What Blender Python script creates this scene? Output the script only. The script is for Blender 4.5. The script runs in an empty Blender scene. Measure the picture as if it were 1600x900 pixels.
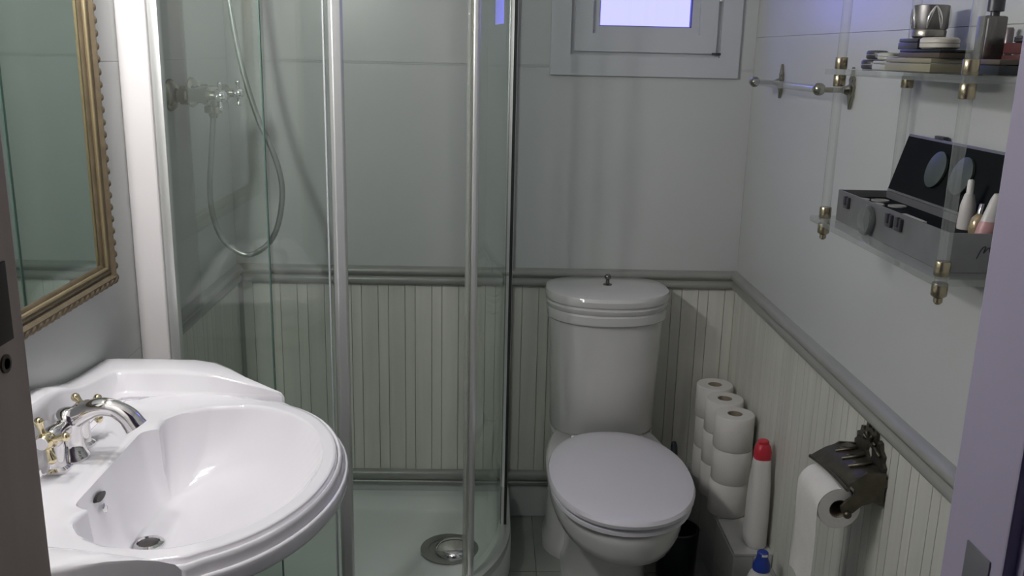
import bpy, bmesh, math, random
from mathutils import Vector, Matrix
random.seed(7)
PI = math.pi
sin, cos = math.sin, math.cos
scene = bpy.context.scene
COL = scene.collection

# ------------------------------------------------------------------ camera
EYE = Vector((0.0, 0.0, 1.45))
PITCH, YAW, ROLL, FPX = 0.250614, 0.0286165, 0.0227707, 1440.45
fw = Vector((sin(YAW) * cos(PITCH), cos(YAW) * cos(PITCH), -sin(PITCH)))
r0 = Vector((cos(YAW), -sin(YAW), 0)); u0 = r0.cross(fw)
rt = r0 * cos(ROLL) + u0 * sin(ROLL); up = u0 * cos(ROLL) - r0 * sin(ROLL)
cam = bpy.data.cameras.new('camera'); cam.sensor_width = 36.0; cam.lens = FPX / 1600 * 36; cam.clip_start = 0.02
cam_o = bpy.data.objects.new('camera', cam); COL.objects.link(cam_o)
m3 = Matrix((rt, up, -fw)).transposed()
cam_o.matrix_world = Matrix.Translation(EYE) @ m3.to_4x4()
scene.camera = cam_o

# ------------------------------------------------------------------ sky, daylight portal, exposure
world = bpy.data.worlds.new('sky'); scene.world = world; world.use_nodes = True
wb = world.node_tree.nodes['Background']
wb.inputs[0].default_value = (0.215, 0.215, 1.0, 1); wb.inputs[1].default_value = 3.4
pl = bpy.data.lights.new('window_daylight_portal', 'AREA'); pl.shape = 'RECTANGLE'; pl.size = 0.30; pl.size_y = 0.46
pl.cycles.is_portal = True
plo = bpy.data.objects.new('window_daylight_portal', pl); COL.objects.link(plo)
plo.location = (0.437, 2.80, 1.74); plo.rotation_euler = (-PI / 2, 0, 0)
LAMP_POWER = 243.0
vs = scene.view_settings
vs.view_transform = 'Standard'; vs.look = 'None'; vs.gamma = 1.0; vs.use_curve_mapping = False
vs.exposure = 0.0
cy_ = scene.cycles
cy_.max_bounces = 10; cy_.transparent_max_bounces = 24; cy_.caustics_reflective = False; cy_.caustics_refractive = False
cy_.sample_clamp_indirect = 4.0
cy_.use_denoising = True

# ------------------------------------------------------------------ helpers
class MB:
    def __init__(s): s.v = []; s.f = []
    def add(s, v, f):
        b = len(s.v); s.v += [tuple(p) for p in v]; s.f += [tuple(i + b for i in q) for q in f]; return s
    def box(s, x0, x1, y0, y1, z0, z1):
        v = [(x, y, z) for z in (z0, z1) for y in (y0, y1) for x in (x0, x1)]
        return s.add(v, [(0, 2, 3, 1), (4, 5, 7, 6), (0, 1, 5, 4), (2, 6, 7, 3), (0, 4, 6, 2), (1, 3, 7, 5)])
    def loft(s, rings, closed=True, cap0=True, cap1=True):
        n = len(rings[0]); v = [p for r in rings for p in r]; f = []
        for i in range(len(rings) - 1):
            for j in range(n if closed else n - 1):
                k = (j + 1) % n
                f.append((i * n + j, i * n + k, (i + 1) * n + k, (i + 1) * n + j))
        if cap0: f.append(tuple(range(n))[::-1])
        if cap1: f.append(tuple(range((len(rings) - 1) * n, len(rings) * n)))
        return s.add(v, f)
    def lathe(s, prof, n=24, o=(0, 0, 0), ax='z', cap0=True, cap1=True, sx=1, sy=1):
        R = []
        for r, h in prof:
            ring = []
            for i in range(n):
                a = 2 * PI * i / n; p = (r * cos(a) * sx, r * sin(a) * sy, h)
                if ax == 'x': p = (p[2], p[0], p[1])
                elif ax == 'y': p = (p[1], p[2], p[0])
                ring.append((p[0] + o[0], p[1] + o[1], p[2] + o[2]))
            R.append(ring)
        return s.loft(R, True, cap0, cap1)
    def tube(s, pts, r, n=10, cap=True):
        pts = [Vector(p) for p in pts]; rr = r if isinstance(r, (list, tuple)) else [r] * len(pts)
        R = []; prev = None
        for i, p in enumerate(pts):
            t = (pts[min(i + 1, len(pts) - 1)] - pts[max(i - 1, 0)]).normalized()
            if prev is None:
                a = Vector((0, 0, 1)) if abs(t.z) < .9 else Vector((1, 0, 0)); nrm = t.cross(a).normalized()
            else:
                nrm = (prev - t * prev.dot(t)).normalized()
            prev = nrm; b = t.cross(nrm)
            R.append([p + (nrm * cos(2 * PI * j / n) + b * sin(2 * PI * j / n)) * rr[i] for j in range(n)])
        return s.loft(R, True, cap, cap)
    def sphere(s, c, r, n=14, m=8, sc=(1, 1, 1)):
        rings = []
        for i in range(1, m):
            a = PI * i / m
            rings.append([(c[0] + sc[0] * r * sin(a) * cos(2 * PI * j / n), c[1] + sc[1] * r * sin(a) * sin(2 * PI * j / n), c[2] - sc[2] * r * cos(a)) for j in range(n)])
        return s.loft(rings)
    def prism(s, poly, a0, a1, ax='z'):
        def P(u, v, h):
            return {'z': (u, v, h), 'y': (u, h, v), 'x': (h, u, v)}[ax]
        return s.loft([[P(u, v, a0) for u, v in poly], [P(u, v, a1) for u, v in poly]])
    def build(s, name, mat, parent=None, smooth=35, bevel=0, seg=2):
        me = bpy.data.meshes.new(name); me.from_pydata([tuple(p) for p in s.v], [], s.f)
        bm = bmesh.new(); bm.from_mesh(me)
        bmesh.ops.recalc_face_normals(bm, faces=bm.faces)
        if bevel:
            ed = [e for e in bm.edges if len(e.link_faces) == 2 and e.calc_face_angle(0) > 0.5]
            bmesh.ops.bevel(bm, geom=ed, offset=bevel, segments=seg, affect='EDGES', profile=.6, clamp_overlap=True)
        bm.to_mesh(me); bm.free()
        if smooth:
            for p in me.polygons: p.use_smooth = True
            me.set_sharp_from_angle(angle=math.radians(smooth))
        me.materials.append(mat)
        o = bpy.data.objects.new(name, me); COL.objects.link(o)
        if parent: o.parent = parent; o.matrix_parent_inverse = parent.matrix_world.inverted()
        return o

def spline(P, n=8):
    P = [Vector(p) for p in P]; out = []
    Q = [P[0] * 2 - P[1]] + P + [P[-1] * 2 - P[-2]]
    for i in range(1, len(Q) - 2):
        for k in range(n):
            t = k / n
            out.append(0.5 * ((2 * Q[i]) + (Q[i + 1] - Q[i - 1]) * t + (2 * Q[i - 1] - 5 * Q[i] + 4 * Q[i + 1] - Q[i + 2]) * t * t + (3 * Q[i] - Q[i - 1] - 3 * Q[i + 1] + Q[i + 2]) * t ** 3))
    out.append(P[-1]); return out

def thing(name, label, cat, loc=(0, 0, 0), group=None):
    o = bpy.data.objects.new(name, None); COL.objects.link(o); o.location = loc; o.empty_display_size = .05
    o.matrix_world = Matrix.Translation(Vector(loc))
    o['label'] = label; o['category'] = cat
    if group: o['group'] = group
    return o
def tag(o, label, cat, group=None):
    o['label'] = label; o['category'] = cat
    if group: o['group'] = group
    return o
def lab(o, t): o['label'] = t; return o
def struct(o): o['kind'] = 'structure'; return o
def copy_piece(src, parent, loc):
    c = src.copy(); COL.objects.link(c); c.parent = parent
    c.matrix_parent_inverse = parent.matrix_world.inverted() if parent else Matrix(); c.location = loc
    return c

# ------------------------------------------------------------------ materials
MATS = {}
def mat(name, col, rough=.5, metal=0, spec=.5, var=0, scale=8, stretch=(1, 1, 1), bump=0, bscale=60, coat=0, rnd=0):
    m = bpy.data.materials.new(name); m.use_nodes = True; nt = m.node_tree; b = nt.nodes['Principled BSDF']
    b.inputs['Base Color'].default_value = (*col, 1); b.inputs['Roughness'].default_value = rough
    b.inputs['Metallic'].default_value = metal; b.inputs['Specular IOR Level'].default_value = spec
    if coat: b.inputs['Coat Weight'].default_value = coat; b.inputs['Coat Roughness'].default_value = .05
    tc = nt.nodes.new('ShaderNodeTexCoord'); mp = nt.nodes.new('ShaderNodeMapping'); mp.inputs['Scale'].default_value = stretch
    nt.links.new(tc.outputs['Object'], mp.inputs['Vector'])
    if var or rnd:
        n = nt.nodes.new('ShaderNodeTexNoise'); n.inputs['Scale'].default_value = scale; n.inputs['Detail'].default_value = 4
        oi = nt.nodes.new('ShaderNodeObjectInfo')
        ad = nt.nodes.new('ShaderNodeVectorMath'); ad.operation = 'ADD'
        sc_ = nt.nodes.new('ShaderNodeVectorMath'); sc_.operation = 'SCALE'; sc_.inputs['Scale'].default_value = 1
        cb = nt.nodes.new('ShaderNodeCombineXYZ'); mu = nt.nodes.new('ShaderNodeMath'); mu.operation = 'MULTIPLY'; mu.inputs[1].default_value = 37.0 if rnd else 0.0
        nt.links.new(oi.outputs['Random'], mu.inputs[0]); nt.links.new(mu.outputs[0], cb.inputs[0]); nt.links.new(mu.outputs[0], cb.inputs[1])
        nt.links.new(mp.outputs[0], ad.inputs[0]); nt.links.new(cb.outputs[0], ad.inputs[1]); nt.links.new(ad.outputs[0], n.inputs['Vector'])
        mr = nt.nodes.new('ShaderNodeMapRange'); mr.inputs['From Min'].default_value = .25; mr.inputs['From Max'].default_value = .75
        mr.inputs['To Min'].default_value = 1 - var; mr.inputs['To Max'].default_value = 1 + var * .6
        nt.links.new(n.outputs['Fac'], mr.inputs['Value'])
        m2 = nt.nodes.new('ShaderNodeMath'); m2.operation = 'MULTIPLY_ADD'; m2.inputs[1].default_value = rnd; m2.inputs[2].default_value = 1 - rnd / 2
        nt.links.new(oi.outputs['Random'], m2.inputs[0])
        m3_ = nt.nodes.new('ShaderNodeMath'); m3_.operation = 'MULTIPLY'
        nt.links.new(mr.outputs[0], m3_.inputs[0]); nt.links.new(m2.outputs[0], m3_.inputs[1])
        vm = nt.nodes.new('ShaderNodeVectorMath'); vm.operation = 'SCALE'; vm.inputs[0].default_value = col
        nt.links.new(m3_.outputs[0], vm.inputs['Scale']); nt.links.new(vm.outputs[0], b.inputs['Base Color'])
    if bump:
        n2 = nt.nodes.new('ShaderNodeTexNoise'); n2.inputs['Scale'].default_value = bscale; n2.inputs['Detail'].default_value = 3
        nt.links.new(mp.outputs[0], n2.inputs['Vector'])
        bp = nt.nodes.new('ShaderNodeBump'); bp.inputs['Strength'].default_value = bump; bp.inputs['Distance'].default_value = .002
        nt.links.new(n2.outputs['Fac'], bp.inputs['Height']); nt.links.new(bp.outputs[0], b.inputs['Normal'])
    MATS[name] = m; return m

def clear(name, tint, refl=1.0, edge=None, rough=0.02, body=0.0, bodycol=(.8, .85, .82)):
    """thin clear sheet: tinted transmission, Fresnel reflection, a little body colour (film, scratches)"""
    m = bpy.data.materials.new(name); m.use_nodes = True; nt = m.node_tree
    for n in list(nt.nodes): nt.nodes.remove(n)
    out = nt.nodes.new('ShaderNodeOutputMaterial'); tr = nt.nodes.new('ShaderNodeBsdfTransparent'); gl = nt.nodes.new('ShaderNodeBsdfGlossy')
    tr.inputs[0].default_value = (*tint, 1); gl.inputs['Roughness'].default_value = rough; gl.inputs[0].default_value = (refl, refl, refl, 1)
    fr = nt.nodes.new('ShaderNodeFresnel'); fr.inputs['IOR'].default_value = 1.6
    mx = nt.nodes.new('ShaderNodeMixShader')
    last = tr
    if edge:
        lw = nt.nodes.new('ShaderNodeLayerWeight'); lw.inputs['Blend'].default_value = .35
        t2 = nt.nodes.new('ShaderNodeBsdfTransparent'); t2.inputs[0].default_value = (*edge, 1)
        me_ = nt.nodes.new('ShaderNodeMixShader'); nt.links.new(lw.outputs['Facing'], me_.inputs[0]); nt.links.new(tr.outputs[0], me_.inputs[1]); nt.links.new(t2.outputs[0], me_.inputs[2]); last = me_
    if body:
        df = nt.nodes.new('ShaderNodeBsdfDiffuse'); df.inputs[0].default_value = (*bodycol, 1)
        mb = nt.nodes.new('ShaderNodeMixShader'); mb.inputs[0].default_value = body
        nt.links.new(last.outputs[0], mb.inputs[1]); nt.links.new(df.outputs[0], mb.inputs[2]); last = mb
    geo = nt.nodes.new('ShaderNodeNewGeometry'); inv = nt.nodes.new('ShaderNodeMath'); inv.operation = 'SUBTRACT'; inv.inputs[0].default_value = 1.0
    nt.links.new(geo.outputs['Backfacing'], inv.inputs[1])
    fm = nt.nodes.new('ShaderNodeMath'); fm.operation = 'MULTIPLY'; nt.links.new(fr.outputs[0], fm.inputs[0]); nt.links.new(inv.outputs[0], fm.inputs[1])
    nt.links.new(fm.outputs[0], mx.inputs[0]); nt.links.new(last.outputs[0], mx.inputs[1]); nt.links.new(gl.outputs[0], mx.inputs[2])
    nt.links.new(mx.outputs[0], out.inputs[0]); MATS[name] = m; return m

def emit(name, col, s):
    m = bpy.data.materials.new(name); m.use_nodes = True; b = m.node_tree.nodes['Principled BSDF']
    b.inputs['Base Color'].default_value = (.9, .9, .9, 1); b.inputs['Emission Color'].default_value = (*col, 1); b.inputs['Emission Strength'].default_value = s
    MATS[name] = m; return m

tile_m = mat('wall_tile', (.555, .57, .555), .30, var=.03, scale=3, bump=.05, bscale=20)
grout_m = mat('grout', (.56, .56, .54), .8, var=.08)
plank_m = mat('plank_tile', (.69, .69, .62), .38, var=.10, scale=5, stretch=(6, 6, .35), bump=.12, bscale=10, rnd=.10)
groove_m = mat('groove', (.40, .395, .34), .8, var=.1)
rail_m = mat('rail_ceramic', (.30, .305, .28), .32, var=.08, scale=6)
floor_m = mat('floor_tile', (.27, .29, .26), .3, var=.12, scale=9, bump=.05)
paint_m = mat('ceiling_paint', (.78, .77, .75), .8, var=.03)
hall_m = mat('hall_paint', (.35, .32, .29), .8, var=.05)
frame_m = mat('door_frame_lavender_cast', (.36, .325, .42), .35, var=.03, scale=4, bump=.04)  # white frame paint with the jamb's lavender light cast mixed into its colour
wood_m = mat('door_edge_wood', (.46, .39, .32), .5, var=.12, scale=6, stretch=(4, 4, .4))
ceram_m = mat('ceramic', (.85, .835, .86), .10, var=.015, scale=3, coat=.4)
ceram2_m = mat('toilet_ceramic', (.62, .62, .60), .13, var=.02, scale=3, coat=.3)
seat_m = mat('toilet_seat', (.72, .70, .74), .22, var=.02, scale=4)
tray_m = mat('tray_acrylic', (.76, .80, .765), .25, var=.02)
chrome_m = mat('chrome', (.78, .76, .76), .07, 1, var=.03)
brass_m = mat('pale_brass', (.80, .70, .45), .12, 1, var=.05)
nick_m = mat('antique_nickel', (.33, .32, .25), .22, 1, var=.08)
alu_m = mat('aluminium', (.74, .75, .73), .32, .6, var=.04, stretch=(1, 1, .05))
black_m = mat('rubber', (.02, .022, .02), .5, var=.1)
white_m = mat('window_pvc', (.55, .57, .58), .32, var=.02)
post_m = mat('white_post', (.80, .77, .76), .35, var=.02)
gold_m = mat('gilt_wood', (.145, .112, .068), .5, .2, var=.25, scale=40, bump=.3, bscale=90)
gilt_m = mat('gilt_inner', (.25, .20, .11), .42, .4, var=.15, scale=30)
mirror_m = mat('mirror_glass', (.80, .86, .83), .01, 1, var=.01)
paper_m = mat('tissue_paper', (.74, .72, .68), .95, spec=.1, var=.04, scale=30, bump=.25, bscale=150)
card_m = mat('cardboard', (.32, .27, .21), .9, var=.1)
bronze_m = mat('dark_bronze', (.105, .095, .070), .38, .75, var=.3, scale=40, bump=.4, bscale=80)
plastw_m = mat('white_plastic', (.72, .71, .68), .35, var=.03)
red_m = mat('red_plastic', (.55, .03, .05), .35, var=.05)
blue_m = mat('blue_plastic', (.02, .05, .30), .3, var=.05)
blackp_m = mat('black_plastic', (.008, .012, .016), .3, var=.1)
ledge_m = mat('ledge_tile', (.52, .52, .50), .35, var=.05)
glass_m = clear('shower_glass', (.955, .975, .96), 1.0, edge=(.80, .87, .83), body=.018)
pane_m = clear('window_glass', (.97, .97, 1.0), 1.0)
acry_m = clear('acrylic_sheet', (.93, .93, .92), 1.0, edge=(.72, .73, .72), body=.10)
rod_m = clear('acrylic_rod', (.96, .96, .95), 1.0, edge=(.72, .73, .72), body=.10)
case_m = mat('brushed_case', (.22, .22, .23), .4, .5, var=.12, scale=25)
casein_m = mat('black_lining', (.008, .010, .010), .8, spec=.08, var=.2)
dgrey_m = mat('dark_grey_plastic', (.05, .05, .06), .35, var=.15)
silver_m = mat('silver', (.62, .58, .56), .22, 1, var=.12, scale=30)
beige_m = mat('beige_compact', (.55, .52, .45), .4, var=.06)
olive_m = mat('olive_box', (.26, .245, .17), .35, var=.1)
gcomp_m = mat('grey_green_compact', (.42, .43, .38), .4, var=.08)
brown_m = mat('brown_box', (.075, .058, .04), .4, var=.1)
maroon_m = mat('maroon_box', (.085, .022, .022), .45, var=.12)
powder_m = mat('powder', (.30, .30, .28), .8, var=.08)
cream_m = mat('cream_tube', (.60, .58, .55), .4, var=.04)
pink_m = mat('pink_tube', (.52, .28, .28), .4, var=.06)
bulb_m = emit('bulb_glow', (1.0, .985, .985), LAMP_POWER)

# ------------------------------------------------------------------ room dimensions
XL, XR, YB, YF, ZC = -.745, .757, 2.70, .72, 2.36
JL, JR = -.374, .408          # door opening
YH = .64                       # hall side of the door wall

# ------------------------------------------------------------------ structure
fl = struct(MB().box(XL - .1, XR + .1, YF, YB + .1, -.06, -.006).build('floor', grout_m, smooth=0))
tmesh = None
nx, ny = 5, 6
tw, tl = (XR - XL) / nx, (YB - YF) / ny
for i in range(nx):
    for j in range(ny):
        loc = (XL + (i + .5) * tw, YF + (j + .5) * tl, -.003)
        if tmesh is None:
            tmesh = MB().box(-tw / 2 + .0012, tw / 2 - .0012, -tl / 2 + .0012, tl / 2 - .0012, -.003, .003).build('floor_tile', floor_m, fl, smooth=0)
            tmesh.location = loc
        else: copy_piece(tmesh, fl, loc)
struct(MB().box(XL - .1, XR + .1, YF, YB + .12, ZC, ZC + .05).build('ceiling', paint_m, smooth=0))

WX0, WX1, WZ0, WZ1 = .200, .680, 1.42, 2.06      # window hole
wall_back = struct(MB().box(XL - .1, WX0, YB + .008, YB + .12, 0, ZC).box(WX1, XR + .1, YB + .008, YB + .12, 0, ZC)
                   .box(WX0, WX1, YB + .008, YB + .12, 0, WZ0).box(WX0, WX1, YB + .008, YB + .12, WZ1, ZC).build('wall_back', grout_m, smooth=0))
wall_left = struct(MB().box(XL - .12, XL - .008, YF - .0, YB + .008, 0, ZC).build('wall_left', grout_m, smooth=0))
wall_right = struct(MB().box(XR + .008, XR + .12, YF - .0, YB + .008, 0, ZC).build('wall_right', grout_m, smooth=0))
wall_front = struct(MB().box(XL - .12, JL - .03, YH, YF, 0, ZC).box(JR + .03, XR + .12, YH, YF, 0, ZC).box(JL - .03, JR + .03, YH, YF, 2.08, ZC).build('wall_front', paint_m, smooth=0))

def sub(rects, h):
    out = []
    for a0, a1, b0, b1 in rects:
        x0, x1, z0, z1 = max(a0, h[0]), min(a1, h[1]), max(b0, h[2]), min(b1, h[3])
        if x0 >= x1 or z0 >= z1: out.append((a0, a1, b0, b1)); continue
        if b0 < z0: out.append((a0, a1, b0, z0))
        if z1 < b1: out.append((a0, a1, z1, b1))
        if a0 < x0: out.append((a0, x0, z0, z1))
        if x1 < a1: out.append((x1, a1, z0, z1))
    return out
G = .0004
def wall_tiles(wall, rows, cols, axis, hole=None):
    for z0, z1 in rows:
        for a0, a1 in cols:
            rs = [(a0, a1, z0, z1)]
            if hole: rs = sub(rs, hole)
            for b0, b1, c0, c1 in rs:
                b0 += G; b1 -= G; c0 += G; c1 -= G
                m = MB()
                if axis == 'y': m.box(b0, b1, YB, YB + .009, c0, c1)
                elif axis == 'r': m.box(XR, XR + .009, b0, b1, c0, c1)
                else: m.box(XL - .009, XL, b0, b1, c0, c1)
                m.build('tile', tile_m, wall, smooth=0)
rows = [(.815, 1.415), (1.415, 2.015), (2.015, ZC)]
wall_tiles(wall_back, rows, [(XL, XR)], 'y', (WX0 - .01, WX1 + .01, WZ0 - .01, WZ1 + .01))
wall_tiles(wall_back, [(0, .115)], [(XL, XR)], 'y')
rows_r = [(.815, 1.505), (1.505, 2.105), (2.105, ZC)]
wall_tiles(wall_right, rows_r, [(YF, YB)], 'r')
wall_tiles(wall_right, [(0, .115)], [(YF, YB)], 'r')
wall_tiles(wall_left, rows, [(YF, YB)], 'l')
wall_tiles(wall_left, [(0, .115)], [(YF, YB)], 'l')

# plank-look panel tiles below the rail: alternating narrow and wide boards
def plank_meshes(axis):
    out = []
    for w in (.0305, .0505):
        m = MB()
        if axis == 'y': m.box(-w / 2 + .0008, w / 2 - .0008, 0, .006, 0, .625)
        elif axis == 'r': m.box(0, .006, -w / 2 + .0008, w / 2 - .0008, 0, .625)
        else: m.box(-.006, 0, -w / 2 + .0008, w / 2 - .0008, 0, .625)
        out.append((w, m))
    return out
def planks(wall, axis, a0, a1):
    pm = plank_meshes(axis); base = [None, None]; a = a1; i = 0
    if axis == 'y': back = MB().box(a0, a1, YB + .006, YB + .009, .15, .79)
    elif axis == 'r': back = MB().box(XR + .006, XR + .009, a0, a1, .15, .79)
    else: back = MB().box(XL - .009, XL - .006, a0, a1, .15, .79)
    back.build('panel_backing', groove_m, wall, smooth=0)
    while a > a0 + .02:
        k = i % 2; w = pm[k][0]; c = a - w / 2; a -= w; i += 1
        if a < a0 - .001: break
        loc = {'y': (c, YB, .15), 'r': (XR, c, .15), 'l': (XL, c, .15)}[axis]
        if base[k] is None:
            base[k] = pm[k][1].build('plank', plank_m, wall, smooth=0); base[k].location = loc
        else: copy_piece(base[k], wall, loc)
planks(wall_back, 'y', XL, XR)
planks(wall_right, 'r', YF, YB)
planks(wall_left, 'l', 1.985, YB)
wall_tiles(wall_left, [(.115, .815)], [(YF, 1.985)], 'l')

# moulded ceramic rail and skirting
RAILP = [(0, .765), (.012, .768), (.018, .776), (.016, .786), (.010, .792), (.013, .797), (.022, .802), (.024, .810), (.018, .819), (0, .822)]
SKIRT = [(0, .112), (.010, .114), (.012, .122), (.008, .127), (.016, .133), (.018, .148), (.012, .158), (0, .161)]
def mould(name, P, wall, a0, a1):
    m = MB()
    def pt(d, z, a): return {'b': (a, YB - d, z), 'r': (XR - d, a, z), 'l': (XL + d, a, z)}[wall]
    n = max(1, round((a1 - a0) / .25))
    m.loft([[pt(d, z, a0) for d, z in P], [pt(d, z, a1) for d, z in P]])
    return struct(m.build(name, rail_m, smooth=50))
mould('trim_1', RAILP, 'b', XL, XR); mould('trim_2', RAILP, 'r', YF, YB); mould('trim_3', RAILP, 'l', 1.985, YB)
mould('baseboard_back', SKIRT, 'b', XL, XR); mould('baseboard_right', SKIRT, 'r', YF, YB); mould('baseboard_left', SKIRT, 'l', 1.985, YB)

# door frame (both sides), dark hall behind the viewer
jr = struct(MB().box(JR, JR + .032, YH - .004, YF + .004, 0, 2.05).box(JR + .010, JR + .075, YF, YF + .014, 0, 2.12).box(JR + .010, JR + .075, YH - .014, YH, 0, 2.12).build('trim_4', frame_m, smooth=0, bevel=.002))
MB().box(JR - .0015, JR + .001, .652, .688, .985, 1.062).build('strike_plate', mat('strike_metal', (.20, .20, .22), .45, .6, var=.15), jr, bevel=.0006)
jl = struct(MB().box(JL - .032, JL, YH - .004, YF + .004, 0, 2.05).box(JL - .075, JL - .010, YF, YF + .014, 0, 2.12).box(JL - .075, JL - .010, YH - .014, YH, 0, 2.12).build('trim_5', wood_m, smooth=0, bevel=.002))
lp = MB().box(JL - .001, JL + .0015, .672, .705, 1.222, 1.285).build('lock_plate', mat('lock_metal', (.045, .035, .025), .45, .5, var=.2), jl, bevel=.0006)
MB().lathe([(.0075, 0), (.0075, .0015), (.0045, .0018), (.0045, 0)], 18, (JL, .690, 1.206), 'x').build('lock_rosette', mat('rosette', (.10, .08, .06), .4, .6, var=.1), jl)
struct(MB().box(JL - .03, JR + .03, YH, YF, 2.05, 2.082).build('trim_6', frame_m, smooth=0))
struct(MB().box(-1.0, 1.0, -1.2, YH + .08, -.06, 0).build('floor_hall', floor_m, smooth=0))
struct(MB().box(-1.0, 1.0, -1.2, YH, ZC, ZC + .05).build('ceiling_hall', hall_m, smooth=0))
struct(MB().box(-1.05, -1.0, -1.2, YH, 0, ZC).build('wall_hall_left', hall_m, smooth=0))
struct(MB().box(1.0, 1.05, -1.2, YH, 0, ZC).build('wall_hall_right', hall_m, smooth=0))
struct(MB().box(-1.0, 1.0, -1.25, -1.2, 0, ZC).build('wall_hall_back', hall_m, smooth=0))

# window: flat casing, stepped frame, tilt sash, clear pane
def ring_frame(x0, x1, z0, z1, w, y0, y1):
    m = MB(); m.box(x0, x1, y0, y1, z0, z0 + w); m.box(x0, x1, y0, y1, z1 - w, z1)
    m.box(x0, x0 + w, y0, y1, z0 + w, z1 - w); m.box(x1 - w, x1, y0, y1, z0 + w, z1 - w); return m
win = struct(ring_frame(.171, .709, 1.390, 2.09, .056, YB - .012, YB + .02).build('window_1', white_m, smooth=0))
ring_frame(.226, .654, 1.445, 2.035, .020, YB + .002, YB + .09).build('window_frame', white_m, win, smooth=0)
sash = ring_frame(.238, .641, 1.457, 2.023, .050, YB - .010, YB + .055).build('sash', white_m, win, smooth=0)
ring_frame(.286, .593, 1.505, 1.975, .022, YB + .004, YB + .045).build('glazing_bead', white_m, sash, smooth=0)
ring_frame(.306, .573, 1.525, 1.955, .0045, YB + .012, YB + .030).build('gasket', mat('gasket_grey', (.10, .10, .16), .6, var=.1), sash, smooth=0)
lab(MB().box(.300, .579, YB + .018, YB + .022, 1.519, 1.961).build('pane', pane_m, win, smooth=0), 'pane bright with lavender daylight')
MB().lathe([(.006, 1.60), (.006, 1.66)], 10, (.6475, YB - .006, 0)).build('hinge', alu_m, win)
MB().box(.630, .655, YB - .013, YB - .008, 1.4535, 1.4600).build('hinge', dgrey_m, win)

# ------------------------------------------------------------------ lamp over the basin (above the frame)
lampo = thing('wall_lamp', 'three-bulb brass wall lamp above the gilt mirror', 'lamp', (XL, 1.28, 1.80))
MB().box(XL, XL + .025, 1.05, 1.51, 1.77, 1.83).build('back_plate', brass_m, lampo, bevel=.005)
for k, yy in enumerate((1.10, 1.28, 1.46)):
    MB().tube(spline([(XL + .02, yy, 1.80), (XL + .05, yy, 1.835), (XL + .09, yy, 1.845), (XL + .115, yy, 1.815)]), .007, 8).build('arm', brass_m, lampo)
    MB().lathe([(.010, 0), (.020, -.008), (.022, -.035), (.018, -.038)], 16, (XL + .115, yy, 1.82)).build('socket', brass_m, lampo)
    MB().sphere((XL + .115, yy, 1.752), .030, 16, 10).build('bulb', bulb_m, lampo, smooth=80)

# ------------------------------------------------------------------ white post and shower tray
tag(MB().box(XL, -.684, 1.918, 1.982, .089, 2.2).build('corner_post', post_m, bevel=.006, seg=3), 'white vertical post between the wall and the shower glass', 'post')

CX, CYQ, RQ = -.435, 2.44, .50        # centre of the quadrant curve
def quad(off, z, n=20, xl=XL + .002, yb=YB - .002):
    r = RQ + off; pts = [(xl - min(off, 0), yb + min(off, 0), z), (xl - min(off, 0), CYQ - r, z)]
    for i in range(n + 1):
        a = -PI / 2 + PI / 2 * i / n; pts.append((CX + r * cos(a), CYQ + r * sin(a), z))
    pts.append((CX + r, yb + min(off, 0), z)); return pts
tray = thing('shower_tray', 'white quadrant shower tray with a curved front', 'shower tray', (-.34, 2.32, 0))
t = MB()
t.loft([quad(.018, 0), quad(.018, .078), quad(.012, .086), quad(-.025, .088), quad(-.045, .083), quad(-.065, .058), quad(-.085, .052), quad(-.20, .049)])
t.build('basin', tray_m, tray, smooth=40)
MB().lathe([(.084, 0), (.084, .003), (.060, .004), (.058, .001)], 32, (-.095, 2.40, .0525)).build('drain_ring', mat('drain_grey', (.35, .36, .34), .3, .8, var=.05), tray)
MB().lathe([(.056, 0), (.055, .008), (.042, .016), (.022, .020), (.004, .021)], 32, (-.080, 2.392, .055)).build('drain_cover', chrome_m, tray, smooth=60)

# ------------------------------------------------------------------ shower enclosure
sh = thing('shower_enclosure', 'curved quadrant shower enclosure of greenish glass with aluminium posts', 'shower', (-.34, 2.32, .088))
ZG0, ZG1 = .118, 1.88
def path_q(off, a0=None, a1=None, x0=-.684, y1=YB - .005, n=24):
    """plan path: front straight, curve, side straight"""
    r = RQ + off; P = []
    if a0 is None: P.append((x0, CYQ - r)); a0 = -PI / 2
    last = a1 is None
    if last: a1 = 0
    for i in range(n + 1):
        a = a0 + (a1 - a0) * i / n; P.append((CX + r * cos(a), CYQ + r * sin(a)))
    if last: P.append((CX + r, y1))
    return P
def ribbon(P, th, z0, z1):
    n = len(P); L, R = [], []
    for i, p in enumerate(P):
        a = Vector(P[max(i - 1, 0)]); b = Vector(P[min(i + 1, n - 1)]); d = (b - a).normalized(); nn = Vector((-d.y, d.x)) * th / 2
        L.append((p[0] + nn.x, p[1] + nn.y)); R.append((p[0] - nn.x, p[1] - nn.y))
    m = MB(); m.loft([[(l[0], l[1], z0), (l[0], l[1], z1), (r[0], r[1], z1), (r[0], r[1], z0)] for l, r in zip(L, R)]); return m
ribbon(path_q(0), .030, .088, .112).build('bottom_rail', alu_m, sh, smooth=40)
ribbon(path_q(0), .034, 1.88, 1.915).build('top_rail', alu_m, sh, smooth=40)
MB().box(-.684, -.664, 1.928, 1.952, .10, 1.90).build('wall_profile', alu_m, sh, bevel=.002)
MB().box(CX + RQ - .012, CX + RQ + .012, YB - .022, YB - .001, .10, 1.90).build('wall_profile', alu_m, sh, bevel=.002)
MB().box(-.675, -.466, 1.937, 1.943, ZG0 - .006, ZG1).build('fixed_panel', glass_m, sh, smooth=0)
MB().box(-.4665, -.4640, 1.9355, 1.9445, ZG0, ZG1).build('panel_edge', mat('glass_edge', (.10, .17, .14), .2, var=.05), sh, smooth=0)
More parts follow.
